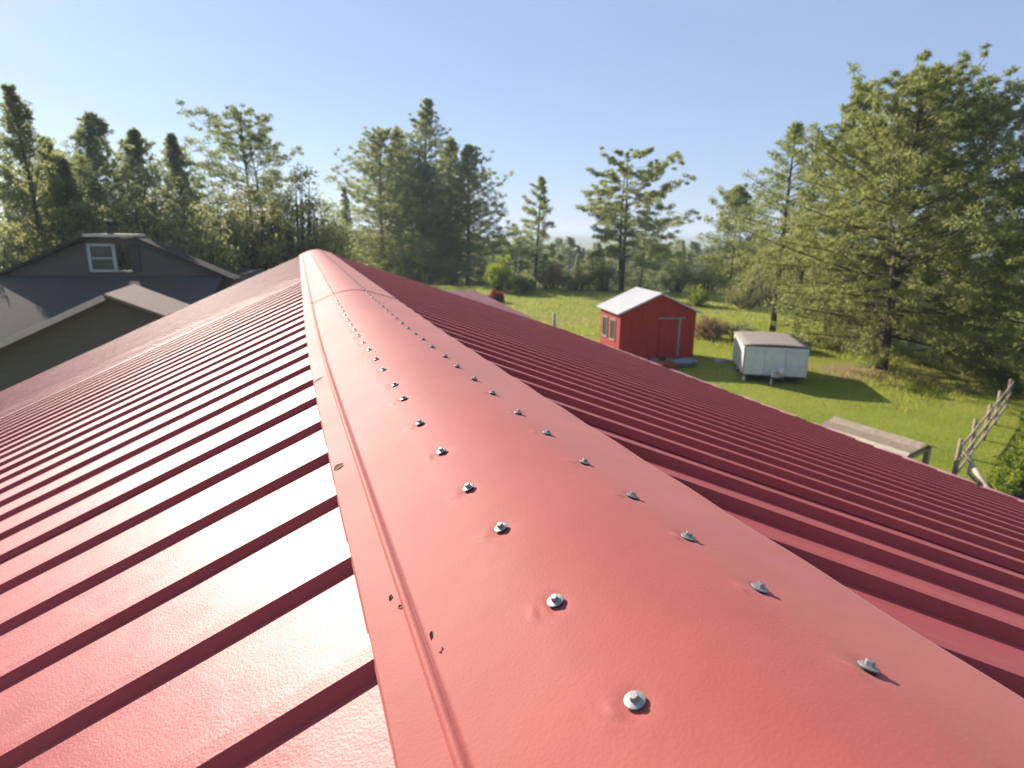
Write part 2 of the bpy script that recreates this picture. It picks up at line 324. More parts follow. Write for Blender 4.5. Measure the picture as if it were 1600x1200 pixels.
def shed():
    w, d, he, ha, ov = 3.37, 2.5, 2.19, 2.95, .21
    e = empty('garden_shed', (16.44, 21.69, 0), -.172)          # origin: front right corner, x along the front, y to the back
    tag(e, 'small red board shed with white gable roof standing in the yard', 'shed')
    z0 = .22
    for i in range(14):                                          # front boards
        a, b = -w+w*i/14, -w+w*(i+1)/14-.006; g = lambda x: he+(ha-he)*(1-abs(x+w/2)/(w/2))
        pts = [a, b] if not (a < -w/2 < b) else [a, -w/2, b]
        top = [(x, 0, g(x)-.02) for x in pts]; bot = [(x, 0, z0) for x in pts]
        t = .02+.004*(i % 3); k = len(pts); v = bot+top; v2 = [(x, y-t, z) for x, y, z in v]
        m = MB(); fr = tuple(range(k))+tuple(range(2*k-1, k-1, -1)); m.add(v+v2, [fr[::-1], tuple(i_+2*k for i_ in fr)]+[(fr[j], fr[(j+1) % len(fr)], fr[(j+1) % len(fr)]+2*k, fr[j]+2*k) for j in range(len(fr))])
        m.build('board', m_shed, e)
    for i in range(11):                                          # left wall boards
        a, b = d*i/11, d*(i+1)/11-.006
        MB().box((-w-.02-.003*(i % 3), a, z0), (-w, b, he-.03)).build('board', m_shed, e)
    MB().box((-w+.01, .01, z0+.02), (-.01, d, he-.05)).build('wall_core', m_shed, e)
    sl_ = (ha-he)/(w/2); zt = .05
    for s in (0, 1):
        x0, x1 = (-w/2, -w-ov) if s == 0 else (-w/2, ov)
        rf = MB().slab([(x0, -ov, ha+zt), (x1, -ov, he-ov*sl_+zt), (x1, d+ov, he-ov*sl_+zt), (x0, d+ov, ha+zt)], .05).build('roof_slope', m_shedroof, e)
        for k in range(9):
            yy = -ov+.04+(d+2*ov-.08)*k/8; n = Vector((x1-x0, 0, he-ov*sl_-ha)).normalized(); upv = Vector((0, 0, .012))
            MB().bar(Vector((x0, yy, ha+zt))+upv*.4, Vector((x1, yy, he-ov*sl_+zt))+upv*.4, .035, .02).build('roof_rib', m_shedroof, rf)
    dr = MB().box((-1.62, -.062, z0+.06), (-.78, -.03, 1.86)).build('door', m_shed, e)
    for a, b, wd in (((-1.60, 1.84), (-.78, 1.84), .06), ((-1.60, .30), (-.80, .30), .07), ((-1.55, 1.05), (-.82, .34), .07), ((-1.50, 1.1), (-1.05, 1.75), .05)):
        MB().bar((a[0], -.068, a[1]), (b[0], -.068, b[1]), .014, wd).build('brace', m_shed, dr)
    MB().box((-.79, -.075, z0+.05), (-.70, -.028, 1.93)).build('door_frame', m_trimgrey, e)
    MB().box((-1.75, -.10, 1.90), (-.52, -.03, 1.965)).build('door_track', m_trimgrey, e)
    for yy in (.55, 1.55):
        wn_ = MB().box((-w-.045, yy, .95), (-w-.02, yy+.55, 1.75)).build('window', m_pane, e)
        for q in (((-w-.07, yy-.06, .88), (-w-.02, yy+.61, .95)), ((-w-.06, yy-.05, 1.75), (-w-.02, yy+.60, 1.81)), ((-w-.06, yy-.05, .95), (-w-.02, yy, 1.75)), ((-w-.06, yy+.55, .95), (-w-.02, yy+.60, 1.75))):
            MB().box(*q).build('frame', m_trimgrey, wn_)
    for k in range(5): MB().box((-w+.02+k*.7, -.005, -.12), (-w+.42+k*.7, .2, z0)).build('foundation_block', m_foot, e)
    MB().box((-w+.02, .2, -.1), (-.02, d-.05, z0-.01)).build('foundation', m_foot, e)
shed()
# bits in front of the shed
m_plank = mat('red_painted_planks', (.33, .06, .045), .8, (.22, .05, .04), 6, .3, 30)
m_blue = mat('blue_plastic', (.20, .25, .29), .5, (.26, .31, .34), 5)
m_stone = mat('grey_stone', (.30, .29, .27), .9, (.2, .2, .19), 5, .5, 12)
pile = tag(empty('plank_pile', (14.05, 20.75, 0), -.25), 'low stack of red painted planks in front of the shed door', 'plank pile')
for k in range(9):
    lay, j = divmod(k, 3); MB().box((-.75+.06*(k % 4), -.34+j*.24, lay*.11), (.72-.05*(k % 3), -.14+j*.24, lay*.11+.085)).build('plank', m_plank, pile)
tub = tag(empty('water_tub', (15.35, 20.75, 0), .2), 'shallow blue plastic tub beside the shed corner', 'tub')
m = MB(); n = 18; vs = []; prof = [(.02, .02), (.34, .02), (.42, .28), (.45, .29), (.45, .31), (.40, .30), (.33, .05), (.02, .05)]
for r, z in prof: vs += [(r*1.3*math.cos(k*2*math.pi/n), r*math.sin(k*2*math.pi/n), z) for k in range(n)]
m.add(vs, [(i*n+k, i*n+(k+1) % n, (i+1)*n+(k+1) % n, (i+1)*n+k) for i in range(len(prof)-1) for k in range(n)], True); m.build('basin', m_blue, tub)
def rock(name, loc, r, label, sd):
    g = np.random.default_rng(sd); m = MB(); a, b = 9, 7; vs = []
    for i_ in range(b+1):
        for k in range(a):
            th = math.pi*i_/b; ph = 2*math.pi*k/a; q = r*(1+.22*math.sin(3*ph+sd)*math.sin(th)+g.normal(0, .05)); vs.append((q*1.3*math.sin(th)*math.cos(ph), q*math.sin(th)*math.sin(ph), q*.55*math.cos(th)))
    m.add(vs, [(i_*a+k, i_*a+(k+1) % a, (i_+1)*a+(k+1) % a, (i_+1)*a+k) for i_ in range(b) for k in range(a)])
    tag(m.build(name, m_stone, None, loc), label, 'stone')
rock('stone', (17.3, 20.9, .08), .30, 'grey stone lying in the grass between shed and trailer', 3)

# ------------------------------------------------------------------ white box trailer
m_white = mat('chalky_white_panel', (.62, .62, .58), .6, (.52, .53, .5), 3, .12, 12)
m_trroof = mat('weathered_trailer_roof', (.30, .25, .20), .85, (.24, .2, .165), 4, .3, 18)
m_rust = mat('rusty_edge', (.35, .16, .09), .8, (.28, .13, .08), 20, .3, 40)
m_tyre = mat('black_tyre', (.018, .018, .018), .85, (.03, .03, .03), 10)
m_dark = mat('dark_chassis', (.02, .02, .02), .8)
m_lamp = mat('pale_plastic', (.75, .66, .58), .5, (.65, .55, .48), 6)
def trailer():
    w, l_, z0, h = 2.17, 3.07, .36, 1.07
    e = empty('box_trailer', (17.6, 16.62, 0), -.583); tag(e, 'white box trailer with brown weathered roof parked on the lawn', 'trailer')
    MB().box((-w, .02, z0), (-0, l_, z0+h-.01)).build('body', m_white, e)
    for k in range(3): MB().box((-w+.01+k*w/3, -.005-.003*(k % 2), z0+.01), (-w-.006+(k+1)*w/3, .02, z0+h-.12)).build('front_panel', m_white, e)
    for k in range(2): MB().box((-w-.018, .02+k*l_/2, z0+.005), (-w, (k+1)*l_/2-.01, z0+h-.12)).build('side_panel', m_white, e)
    MB().box((-w-.03, -.03, z0+h-.12), (.03, l_+.03, z0+h-.02)).build('top_rail', m_white, e)
    P = np.zeros((9, 13, 3)); ax = np.linspace(-w-.05, .05, 9); ay = np.linspace(-.05, l_+.05, 13)
    P[..., 0] = ax[:, None]; P[..., 1] = ay[None]; P[..., 2] = z0+h+.01+.05*(1-((ax+w/2)/(w/2+.05))**2)[:, None]+.006*np.sin(ay*5)[None]
    o = link('roof', grid_mesh('roof', P, m_trroof), e); md = o.modifiers.new('t', 'SOLIDIFY'); md.thickness = .03
    for a, b in (((-w-.022, -.025, z0), (-w+.02, .0, z0+h-.12)), ((-.02, -.028, z0), (.022, .0, z0+h-.12))): MB().box(a, b).build('corner_trim', m_rust if a[0] < -1 else m_white, e)
    MB().box((-w, -.02, z0-.05), (0, l_, z0)).build('chassis', m_dark, e)
    for s in (-w+.03, -.25):
        wh = MB().tube([(s, 1.75, .3), (s+.2, 1.75, .3)], .31, 20).build('wheel', m_tyre, e)
        MB().tube([(s-.01, 1.75, .3), (s+.21, 1.75, .3)], .16, 16).build('rim', m_white, wh)
    MB().box((-w+.02, .05, -.05), (-w+.12, .17, z0)).build('corner_leg', m_lamp, e)
    dr = MB(); dr.bar((-w/2-.35, 0, z0-.03), (-w/2, -.75, z0+.05), .06); dr.bar((-w/2+.35, 0, z0-.03), (-w/2, -.75, z0+.05), .06); dr.build('drawbar', m_dark, e)
    jk = MB().tube([(-w/2-.12, -.35, -.02), (-w/2-.12, -.35, .62)], .035, 10).build('jack_post', m_lamp, e)
    MB().tube([(-w/2-.12, -.35, .60), (-w/2+.08, -.35, .62)], .03, 8).build('crank_arm', m_lamp, jk)
    MB().tube([(-w/2-.2, -.38, .02), (-w/2-.05, -.38, .0)], .09, 12).build('jockey_wheel', m_lamp, jk)
    MB().tube([(-w/2+.1, -.33, .60), (-w/2+.27, -.33, .60)], .12, 14).build('gas_cap', m_lamp, e)
    MB().box((-w/2-.04, -.20, .30), (-w/2+.30, -.06, .62)).build('tool_box', m_white, e)
trailer()

# ------------------------------------------------------------------ low plank-roofed shelter, fence, garden rows
def shelter():
    e = tag(empty('log_shelter', (13.2, 10.1, 0), .1), 'low open shelter with a grey weathered plank roof on posts', 'shelter')
    L = 1.15
    for k in range(7):                                            # left slope, overlapping boards along the ridge
        x1, x0 = -.27*k, -.27*(k+1)-.05; z1, z0 = .86-.075*k+.02, .86-.075*(k+1)
        g = .05*math.sin(k*2.1); MB().slab([(x0, -L+g, z0), (x1, -L-g*.5, z1), (x1, L+g, z1), (x0, L-g, z0)], .025).build('roof_board', (m_wood, m_wood2, m_wood3)[(k*2) % 3], e)
    for k in range(2):
        x0, x1 = .22*k, .22*(k+1)+.04; MB().slab([(x0, -L, .875-.075*k), (x1, -L, .875-.075*(k+1)-.02), (x1, L, .875-.075*(k+1)-.02), (x0, L, .875-.075*k)], .02).build('roof_board', m_wood, e)
    for x, z in ((.3, .72), (-1.75, .34), (-.7, .62)):
        for yy in (-L+.12, L-.12): MB().box((x-.05, yy-.05, -.15), (x+.05, yy+.05, z)).build('post', m_wood, e)
    for yy in (-L+.12, L-.12): MB().bar((.36, yy, .70), (-1.85, yy, .27), .06, .08).build('rafter', m_wood, e)
shelter()
def fence():
    A = Vector((13.95, 8.66)); d = Vector((.905, .425)).normalized(); e = tag(empty('pole_fence', (A.x, A.y, 0)), 'grey weathered rail fence running away beside the garden rows', 'fence')
    P = []
    for k, t in enumerate((0, 2.05, 4.1, 6.1, 8.45)):
        q = d*t; P.append(q); z = float(gh(A.x+q.x, A.y+q.y)); lean = random.Random(k).uniform(-.03, .03)
        MB().tube([(q.x, q.y, z-.2), (q.x+lean, q.y, .55), (q.x+lean*1.5, q.y+.01, 1.02+.03*(k % 2))], [.055, .05, .045], 8).build('post', m_wood, e)
    for k in range(len(P)-1):
        for j, z in enumerate((.28, .58, .92)):
            a, b = P[k]-d*.06, P[k+1]+d*.06; nn = Vector((-d.y, d.x))*-.062; r = random.Random(k*5+j)
            MB().tube([(a.x+nn.x, a.y+nn.y, z+r.uniform(-.012, .012)), ((a.x+b.x)/2+nn.x, (a.y+b.y)/2+nn.y, z-.01), (b.x+nn.x, b.y+nn.y, z+r.uniform(-.012, .012))], .028, 7).build('rail', m_wood, e)
fence()
br = tag(MB().tube([(14.28, 8.62, .52), (13.9, 8.1, .33), (13.45, 7.4, .1)], [.05, .055, .06], 8).build('brace_pole', m_wood2), 'pale peeled pole leaning from the fence corner to the ground', 'pole')
tag(MB().tube([(13.98, 8.58, .78), (14.12, 8.45, .55), (14.02, 8.40, .3), (14.25, 8.20, -.02)], [.035, .04, .04, .035], 8).build('crooked_branch', m_wood2), 'pale crooked branch propped against the fence corner post', 'branch')
# ------------------------------------------------------------------ brown-roofed house on the left
m_shingle = mat('brown_shingles', (.30, .225, .17), .9, (.22, .165, .13), 9, .5, 25, spec=.15)
m_shingle_d = mat('shaded_brown_shingles', (.085, .074, .062), .9, (.065, .057, .048), 9, .5, 25, spec=.15)  # darker copy of the brown shingles, the lean-to's shade put into the colour
m_darkroof = mat('dark_brown_shingles', (.05, .042, .036), .95, (.035, .03, .026), 9, .4, 25, spec=.1)
m_gable = mat('brown_grey_siding', (.13, .11, .09), .85, (.105, .09, .072), 3, .3, 12, stretch=(.5, .5, 8), spec=.15)
m_olive = mat('olive_siding', (.15, .13, .095), .85, (.125, .11, .08), 3, .3, 12, stretch=(.5, .5, 8), spec=.15)
m_barge = mat('pale_barge_board', (.60, .52, .42), .7, (.5, .43, .35), 6, .1, 30)
m_winfr = mat('white_window_frame', (.40, .41, .40), .5)
def left_house():
    e = empty('gabled_house', (-6.6, 30.3, 0), -.19); tag(e, 'dark gabled house with brown shingle roofs left of the red roof', 'house')
    # main gable faces us; local x to the right, y away
    hw, za, zb = 4.35, 5.0, 3.45
    g = MB(); wx = (-.92, 1.05)                                    # gable wall, leaving the window bay free
    top = lambda x: za-.08-(za-zb)*max(0, abs(x-.1)-1.0)/(hw-1.0)
    g.add([(-hw, 0, 2.2), (wx[0], 0, 2.2), (wx[0], 0, top(wx[0])), (-hw, 0, zb-.1)], [(0, 1, 2, 3)])
    g.add([(wx[1], 0, 2.2), (hw, 0, 2.2), (hw, 0, zb-.1), (wx[1], 0, top(wx[1]))], [(0, 1, 2, 3)])
    g.add([(wx[0], 0, 2.2), (wx[1], 0, 2.2), (wx[1], 0, 3.56), (wx[0], 0, 3.56)], [(0, 1, 2, 3)])
    g.add([(wx[0], 0, 4.72), (wx[1], 0, 4.72), (wx[1], 0, za-.08), (wx[0], 0, za-.08)], [(0, 1, 2, 3)])
    o = g.build('wall', m_gable, e); md = o.modifiers.new('t', 'SOLIDIFY'); md.thickness = .15
    MB().box((-hw+.1, 6.8, -1.5), (hw-.1, 7, 3.3)).build('wall', m_gable, e)
    for s in (-1, 1): MB().box((s*hw-.08, .1, -1.5), (s*hw+.08, 7, 3.3)).build('wall', m_gable, e)
    for s in (-1, 1):
        MB().slab([(.1+s*.95, -.35, za+.02), (s*(hw+.45), -.35, zb-.17), (s*(hw+.45), .9, zb-.17), (.1+s*.95, .9, za+.02)], .1).build('roof_slope', m_darkroof, e)
    MB().box((-.86, -.40, za+.00), (1.02, .95, za+.12)).build('roof_cap', m_barge, e)
    wn_ = MB().box((-.80, -.02, 3.66), (.05, .0, 4.62)).build('window', m_pane, e)
    for q in (((-.88, -.09, 3.56), (.12, .02, 3.66)), ((-.88, -.09, 4.62), (.12, .02, 4.72)), ((-.92, -.09, 3.56), (-.80, .02, 4.72)), ((.03, -.09, 3.56), (.14, .02, 4.72)), ((-.80, -.06, 4.10), (.04, .01, 4.16))):
        MB().box(*q).build('frame', m_winfr, wn_)
    MB().box((.70, -.05, 3.56), (1.05, .05, 4.72)).build('wall_panel', m_winfr if False else m_shingle_d, e)
    MB().box((.14, -.04, 3.58), (.70, .06, 3.63)).build('sill', m_barge, e)
    cp = MB().tube([(-.02, .1, za), (-.02, .1, 5.62)], .11, 12).build('stove_pipe', m_dark, e)
    MB().tube([(-.02, .1, 5.62), (-.02, .1, 5.72)], [.18, .13], 12).build('pipe_cap', m_zinc, cp)
    # lean-to roof below the gable, sloping towards us
    MB().slab([(-9, -.16, 3.42), (4.3, -.16, 3.42), (4.3, -5.6, 1.5), (-9, -5.6, 1.5)], .12).build('roof_slope', m_shingle_d, e)
    MB().box((-8.8, -5.2, -1.5), (4.0, -5.05, 1.5)).build('wall', m_olive, e)
left_house()
def wing():
    # front wing: gable towards us, ridge running back into the lean-to roof
    e = empty('house_wing', (-4.5, 19.2, 0), .06); tag(e, 'low olive gabled wing with pale barge board in front of the dark house', 'house')
    za = 3.66; hw = 4.6; sl_ = .47
    top = lambda x: za-.16-sl_*abs(x)
    m = MB(); m.add([(-hw, .45, -1.5), (0, .45, -1.5), (0, .45, top(0)), (-hw, .45, top(hw))], [(0, 1, 2, 3)]); m.add([(0, .45, -1.5), (2.6, .45, -1.5), (2.6, .45, top(2.6)), (0, .45, top(0))], [(0, 1, 2, 3)])
    o = m.build('wall', m_olive, e); md = o.modifiers.new('t', 'SOLIDIFY'); md.thickness = .12
    for s, h in ((-1, hw+.4), (1, 2.9)):
        MB().slab([(0, 0, za), (s*h, 0, za-sl_*h), (s*h, 5.2, za-sl_*h-.15), (0, 5.2, za-.15)], .06).build('roof_slope', m_shingle, e)
        if s < 0: MB().bar((s*.02, -.02, za-.09), (s*h, -.02, za-sl_*h-.09), .05, .15).build('barge_board', m_barge, e)
    MB().box((-hw, .5, -1.5), (-hw+.1, 5, top(hw)-.05)).build('wall', m_olive, e)
wing()
# lower red-brown roof beyond the right-hand eave
m_brownred = mat('faded_brown_red_roof', (.26, .10, .085), .55, (.32, .14, .12), 2, .15, 15)
lt = tag(empty('low_outbuilding', (8, 26, 0)), 'low outbuilding with a faded red-brown metal roof beyond the red eave', 'outbuilding')
rfq = [(2.5, 29.7, 2.72), (8.75, 28.6, 2.62), (10.75, 23.6, 1.40), (2.5, 24.8, 1.40)]
for k in range(8):
    t0, t1 = k/8, (k+1)/8-.004; A, B, C_, D_ = [Vector(q)-Vector((8, 26, 0)) for q in rfq]
    MB().slab([A.lerp(B, t0), A.lerp(B, t1), D_.lerp(C_, t1), D_.lerp(C_, t0)], .05 if k % 2 else .045).build('roof_sheet', m_brownred, lt)
MB().box((-5, -1.0, -.3), (2.1, 2.2, 1.3)).build('wall', m_gable, lt)
tag(MB().tube([(11.95, 26.4, -.2), (11.97, 26.42, .8), (11.93, 26.4, 1.66)], [.085, .08, .07], 10).build('fence_post', m_wood2), 'single pale wooden post standing in the grass by the low roof', 'post')

# ------------------------------------------------------------------ trees
LV = {}
def leafmat(k, c1, c2, tr, f=.45): LV[k] = mat('foliage_'+k, c1, .62, c2, .9, transl=(tr, f), spec=.3, detail=6)
leafmat('pine', (.088, .108, .036), (.130, .146, .052), (.40, .43, .13), .57)
leafmat('bluepine', (.080, .100, .048), (.115, .130, .060), (.38, .42, .17), .56)
leafmat('leafy', (.110, .118, .040), (.150, .150, .056), (.40, .43, .17), .58)
leafmat('lime', (.14, .19, .02), (.20, .24, .035), (.42, .48, .05), .5)
leafmat('tan', (.24, .16, .08), (.30, .21, .10), (.36, .25, .11), .4)
leafmat('redleaf', (.26, .02, .012), (.10, .06, .02), (.35, .05, .02), .4)
leafmat('olive', (.105, .105, .032), (.16, .15, .048), (.38, .38, .13), .56)
m_bark = mat('bark', (.085, .062, .045), .95, (.05, .037, .028), 6, .6, 14, stretch=(3, 3, .6))
m_barkp = mat('orange_bark', (.22, .12, .07), .95, (.13, .08, .05), 5, .6, 12, stretch=(3, 3, .6))

def leaves(cl, rad, cnt, ln, wd, g, flat=.6, droop=0., radial=.5):
    # cl (n,3) clump centres; returns loose triangles
    n = len(cl); idx = np.repeat(np.arange(n), cnt); N = len(idx)
    d = g.normal(size=(N, 3)); d /= np.linalg.norm(d, axis=1)[:, None]
    r = (g.random(N)**.45)[:, None]
    off = d*r*rad[idx][:, None]; off[:, 2] *= flat
    p = cl[idx]+off
    t = d*radial+g.normal(size=(N, 3))*.6; t[:, 2] += -droop; t /= np.linalg.norm(t, axis=1)[:, None]
    s = np.cross(t, g.normal(size=(N, 3))); s /= np.linalg.norm(s, axis=1)[:, None]
    L = ln*g.uniform(.6, 1.3, N)[:, None]; Wd = wd*g.uniform(.6, 1.3, N)[:, None]
    return np.stack([p-s*Wd/2, p+s*Wd/2, p+t*L], 1)

def tree_meshes(H, R, g, prof, n_limb=45, start=.2, elev=(-8, 45), twigs=6, cnt=40, clump=.45, ln=.24, wd=.06, flat=.55, leaf='pine', lean=(0, 0), trunk_r=None, asym=0., asym_az=0., bark=None, droop=0., wob=.02, stems=1, bare=.3):
    mb = MB(); cl = []; cr = []; tr = trunk_r or H*.013
    for st in range(stems):
        so_ = np.array([g.normal(0, .25), g.normal(0, .25), 0])*(stems > 1); hs = H*(1-.12*st)
        nz = 9; ts = np.linspace(0, 1, nz)
        wx, wy = g.normal(0, wob*H, 2)
        tx = so_[0]+lean[0]*H*ts**1.4+wx*np.sin(ts*3.0); ty = so_[1]+lean[1]*H*ts**1.4+wy*np.sin(ts*2.4)
        tp = np.stack([tx, ty, hs*ts-.25*(ts == 0)], 1)
        mb.tube(tp.tolist(), [tr*(1.25-1.2*t)+.012 for t in ts], 7)
        at = lambda t: np.array([np.interp(t, ts, tp[:, k]) for k in range(3)])
        nl = n_limb//stems; az0 = g.random()*6.28
        for i in range(nl):
            t = start+(1-start)*((i+.5)/nl)**.9; u = (t-start)/(1-start)
            az = az0+i*2.39996+g.normal(0, .35)
            L = R*prof(u)*g.uniform(.62, 1.18)*(1+asym*math.cos(az-asym_az))
            if L < .12: L = .12
            el = math.radians(elev[0]+(elev[1]-elev[0])*u+g.normal(0, 7))
            b = at(t); dv = np.array([math.cos(az)*math.cos(el), math.sin(az)*math.cos(el), math.sin(el)])
            sag = g.uniform(-.05, .14)-droop
            q = [b+dv*L*s+np.array([0, 0, sag*L*s*s]) for s in (0, .35, .7, 1)]
            mb.tube([x.tolist() for x in q], [tr*.30*(1-u*.75)*w+.005 for w in (1, .7, .4, .12)], 4, False)
            k = max(2, int(round(twigs*(.35+.65*min(1, L/R)))))
            for j in range(k):
                s = bare+(1-bare)*(j+g.random()*.8)/k; s = min(s, 1.0)
                c = b+dv*L*s+np.array([0, 0, sag*L*s*s])
                side = np.array([-math.sin(az), math.cos(az), 0])*g.normal(0, .22*L*(1.15-s)+.08)
                c2 = c+side+np.array([0, 0, g.normal(0, .10*L*.5)+.06]); cl.append(c2); cr.append((1.08-.72*u**1.6)*(1.1-.3*s))
        cl.append(at(1.0)); cl.append(at(.975)); cl.append(at(.95)); cr += [.3, .36, .42]
    cl = np.array(cl); rad = clump*g.uniform(.6, 1.25, len(cl))*np.array(cr)
    V = leaves(cl, rad, cnt, ln, wd, g, flat, droop*.5)
    return mb.mesh('trunk', bark or m_bark), tri_mesh('crown', V, LV[leaf])
P_CONE = lambda u: (1-u)**.8*.95+.06
P_FIR = lambda u: (1-u)**.95*(1-.35*math.exp(-u*9))+.04
P_ROUND = lambda u: math.sin(math.pi*min(1, .12+.86*u))**.75
P_UPR = lambda u: math.sin(math.pi*(.18+.78*u))**.9*.9+.05
P_FLAT = lambda u: (.55+.5*u)*(1-u**5)+.16
P_OVAL = lambda u: math.sin(math.pi*(.05+.9*u)**.8)**.8+.05
P_EGG = lambda u: min(1, .6+1.8*u)*(1-u**1.25)**.85+.03
P_DOME = lambda u: min(1, .6+1.6*u)*(1-u**2.4)**.75+.03
P_SPIRE = lambda u: min(1, .7+2*u)*(1-u)**.9+.025
def tree(name, label, x, y, top, R, prof, seed, group=None, cat='tree', **k):
    g = np.random.default_rng(seed); z = float(gh(x, y)); H = top-z
    tm, cm = tree_meshes(H, R, g, prof, **k)
    e = tag(empty(name, (x, y, z)), label, cat, group); link('trunk', tm, e); link('crown', cm, e); return e
def copy_tree(src, loc, rz, sc, label=None):
    e = src.copy(); C.objects.link(e); e.location = loc; e.rotation_euler = (0, 0, rz); e.scale = sc
    if label: e['label'] = label
    for c in src.children: k = c.copy(); C.objects.link(k); k.parent = e
    return e
def bush(name, label, x, y, H, R, seed, leaf='leafy', n=26, cnt=45, ln=.13, wd=.07, clump=.3, group=None, cat='shrub', z=None, upr=.5):
    g = np.random.default_rng(seed); mb = MB(); cl = []
    for i in range(n):
        az = g.random()*6.28; rr = R*math.sqrt(g.random()); hh = H*(1-.55*(rr/R)**2)*g.uniform(.55, 1.05)
        p = np.array([rr*math.cos(az), rr*math.sin(az), hh]); b = np.array([p[0]*.25, p[1]*.25, -.1]); m_ = (b+p)/2+np.array([p[0]*.1, p[1]*.1, hh*.12])
        mb.tube([b.tolist(), m_.tolist(), p.tolist()], [.025*H/2+.006, .015*H/2+.004, .004], 4, False)
        cl += [p, m_*.6+p*.4+g.normal(0, .1*R, 3), m_+g.normal(0, .16*R, 3)]
    cl = np.array(cl); cl[:, 2] = np.maximum(cl[:, 2], .06); V = leaves(cl, clump*g.uniform(.6, 1.3, len(cl)), cnt, ln, wd, g, .75)
    zz = float(gh(x, y)) if z is None else z
    e = tag(empty(name, (x, y, zz)), label, cat, group); link('stem', mb.mesh('stem', m_bark), e); link('foliage', tri_mesh('foliage', V, LV[leaf]), e); return e

gl = 'tall trees behind the dark house'
kw = dict(n_limb=75, start=.10, elev=(14, 58), twigs=12, cnt=26, clump=.34, ln=.19, wd=.085, flat=.8, leaf='leafy', group=gl)
tree('leafy_tree', 'very tall thin leafy tree cut by the left edge of the picture', -11.1, 36.4, 11.4, 3.6, P_EGG, 11, **kw)
tree('leafy_tree', 'feathery tree beside the tall edge tree, left of the stove pipe', -10.9, 39.5, 9.6, 3.2, P_EGG, 12, **kw)
tree('leafy_tree', 'shorter feathery tree with pale twigs behind the left end of the house', -9.9, 37.6, 8.6, 3.0, P_EGG, 13, **kw)
kw.update(leaf='bluepine', elev=(10, 48), start=.08, n_limb=120, clump=.30, cnt=22, twigs=13, bare=.12)
tree('pointed_tree', 'tallest pointed grey-green tree above the stove pipe', -9.2, 43.0, 11.3, 5.2, P_EGG, 14, **kw)
tree('pointed_tree', 'narrow pointed tree just right of the stove pipe', -7.9, 45.3, 11.0, 4.8, P_EGG, 15, **kw)
tree('pointed_tree', 'thin spiky tree left of the tall round-topped pine', -6.2, 47.6, 11.2, 4.6, P_SPIRE, 16, **kw)
tree('pointed_tree', 'low pointed tree between two taller ones over the house roof', -10.9, 46.0, 9.4, 4.4, P_EGG, 17, **kw)
tree('round_topped_pine', 'tall pine with a rounded lumpy top left of the ridge end', -1.9, 49.9, 12.9, 5.0, P_FLAT, 18, n_limb=60, start=.34, elev=(6, 40), twigs=13, cnt=44, clump=.46, ln=.22, wd=.07, leaf='bluepine', asym=.25, asym_az=2.6, stems=2, bare=.4, group=gl)
for k, (x, y, H, R, lf, lb) in enumerate([(-13.4, 35, 8.2, 2.8, 'leafy', 'leafy shrub at the far left edge behind the house'), (-10.2, 35.5, 7.6, 2.8, 'olive', 'olive shrub behind the left half of the dark gable'), (-7.0, 37, 8.2, 3.0, 'olive', 'tall shrub directly behind the stove pipe'), (-4.2, 38, 8.4, 3.0, 'leafy', 'broad shrub behind the right half of the dark gable'), (-1.7, 40, 8.8, 3.0, 'olive', 'shrub filling the gap under the round-topped pine'), (1.0, 42, 9.4, 2.9, 'olive', 'dense tall shrub just left of the ridge end'), (-12.4, 42, 10.6, 3.2, 'leafy', 'tall light shrub rising behind the far left shrubs'), (-7.9, 43, 10.2, 3.2, 'leafy', 'tall light shrub between the pointed trees'), (-4.6, 45, 9.8, 3.2, 'olive', 'tall olive shrub under the thin spiky tree'), (3.4, 50, 7.6, 2.4, 'leafy', 'low shrub right behind the tip of the ridge')]):
    bush('tall_shrub', lb, x, y, H, R, 40+k, lf, n=70, cnt=56, ln=.22, wd=.12, clump=.66, group='shrubs behind the dark house')
tree('far_fir', 'small distant fir standing just right of the ridge tip', 7.2, 74.6, 9.9, 2.2, P_FIR, 19, n_limb=50, start=.06, elev=(-12, 35), cnt=34, clump=.42, ln=.26, wd=.09, leaf='bluepine')
gm = 'dense conifers beyond the ridge'
km = dict(n_limb=140, start=.04, elev=(-12, 40), twigs=14, cnt=34, clump=.46, ln=.30, wd=.085, bare=.18, leaf='pine', group=gm, bark=m_barkp)
tree('conifer', 'left and lower of the dense conifers beyond the ridge', 12.6, 78.6, 16.8, 8.0, P_DOME, 21, **km)
tree('conifer', 'tallest pointed conifer beyond the ridge', 18.4, 80.3, 20.9, 8.8, P_EGG, 22, **km)
tree('conifer', 'right-hand dense conifer with long outreaching branches', 22.0, 75.6, 15.2, 8.4, P_EGG, 23, asym=.2, asym_az=-.3, **km)
tree('conifer', 'short bushy conifer in front of the tall ones', 16.2, 73.3, 12.6, 6.6, P_DOME, 24, **km)
tree('conifer', 'conifer filling the gap left of the tallest one', 15.0, 84.0, 18.0, 7.2, P_EGG, 61, **km)
tree('conifer', 'conifer hidden half behind the tallest one on its right', 22.4, 84.5, 17.2, 7.2, P_EGG, 62, **km)
gp = 'open pines on the field'
tree('field_pine', 'small lone pine standing left in the field', 22.9, 55.4, 10.2, 3.0, P_EGG, 25, n_limb=46, start=.16, elev=(-8, 42), twigs=11, cnt=34, clump=.36, ln=.24, wd=.06, asym=.35, asym_az=2.9, lean=(.04, 0), group=gp)
tree('field_pine', 'flat-topped layered pine behind the red shed', 31.4, 53.4, 12.6, 6.0, P_FLAT, 26, n_limb=58, start=.24, elev=(-10, 20), twigs=15, cnt=66, clump=.55, ln=.25, wd=.075, flat=.36, asym=.25, asym_az=-.35, stems=2, bare=.38, trunk_r=.17, group=gp)
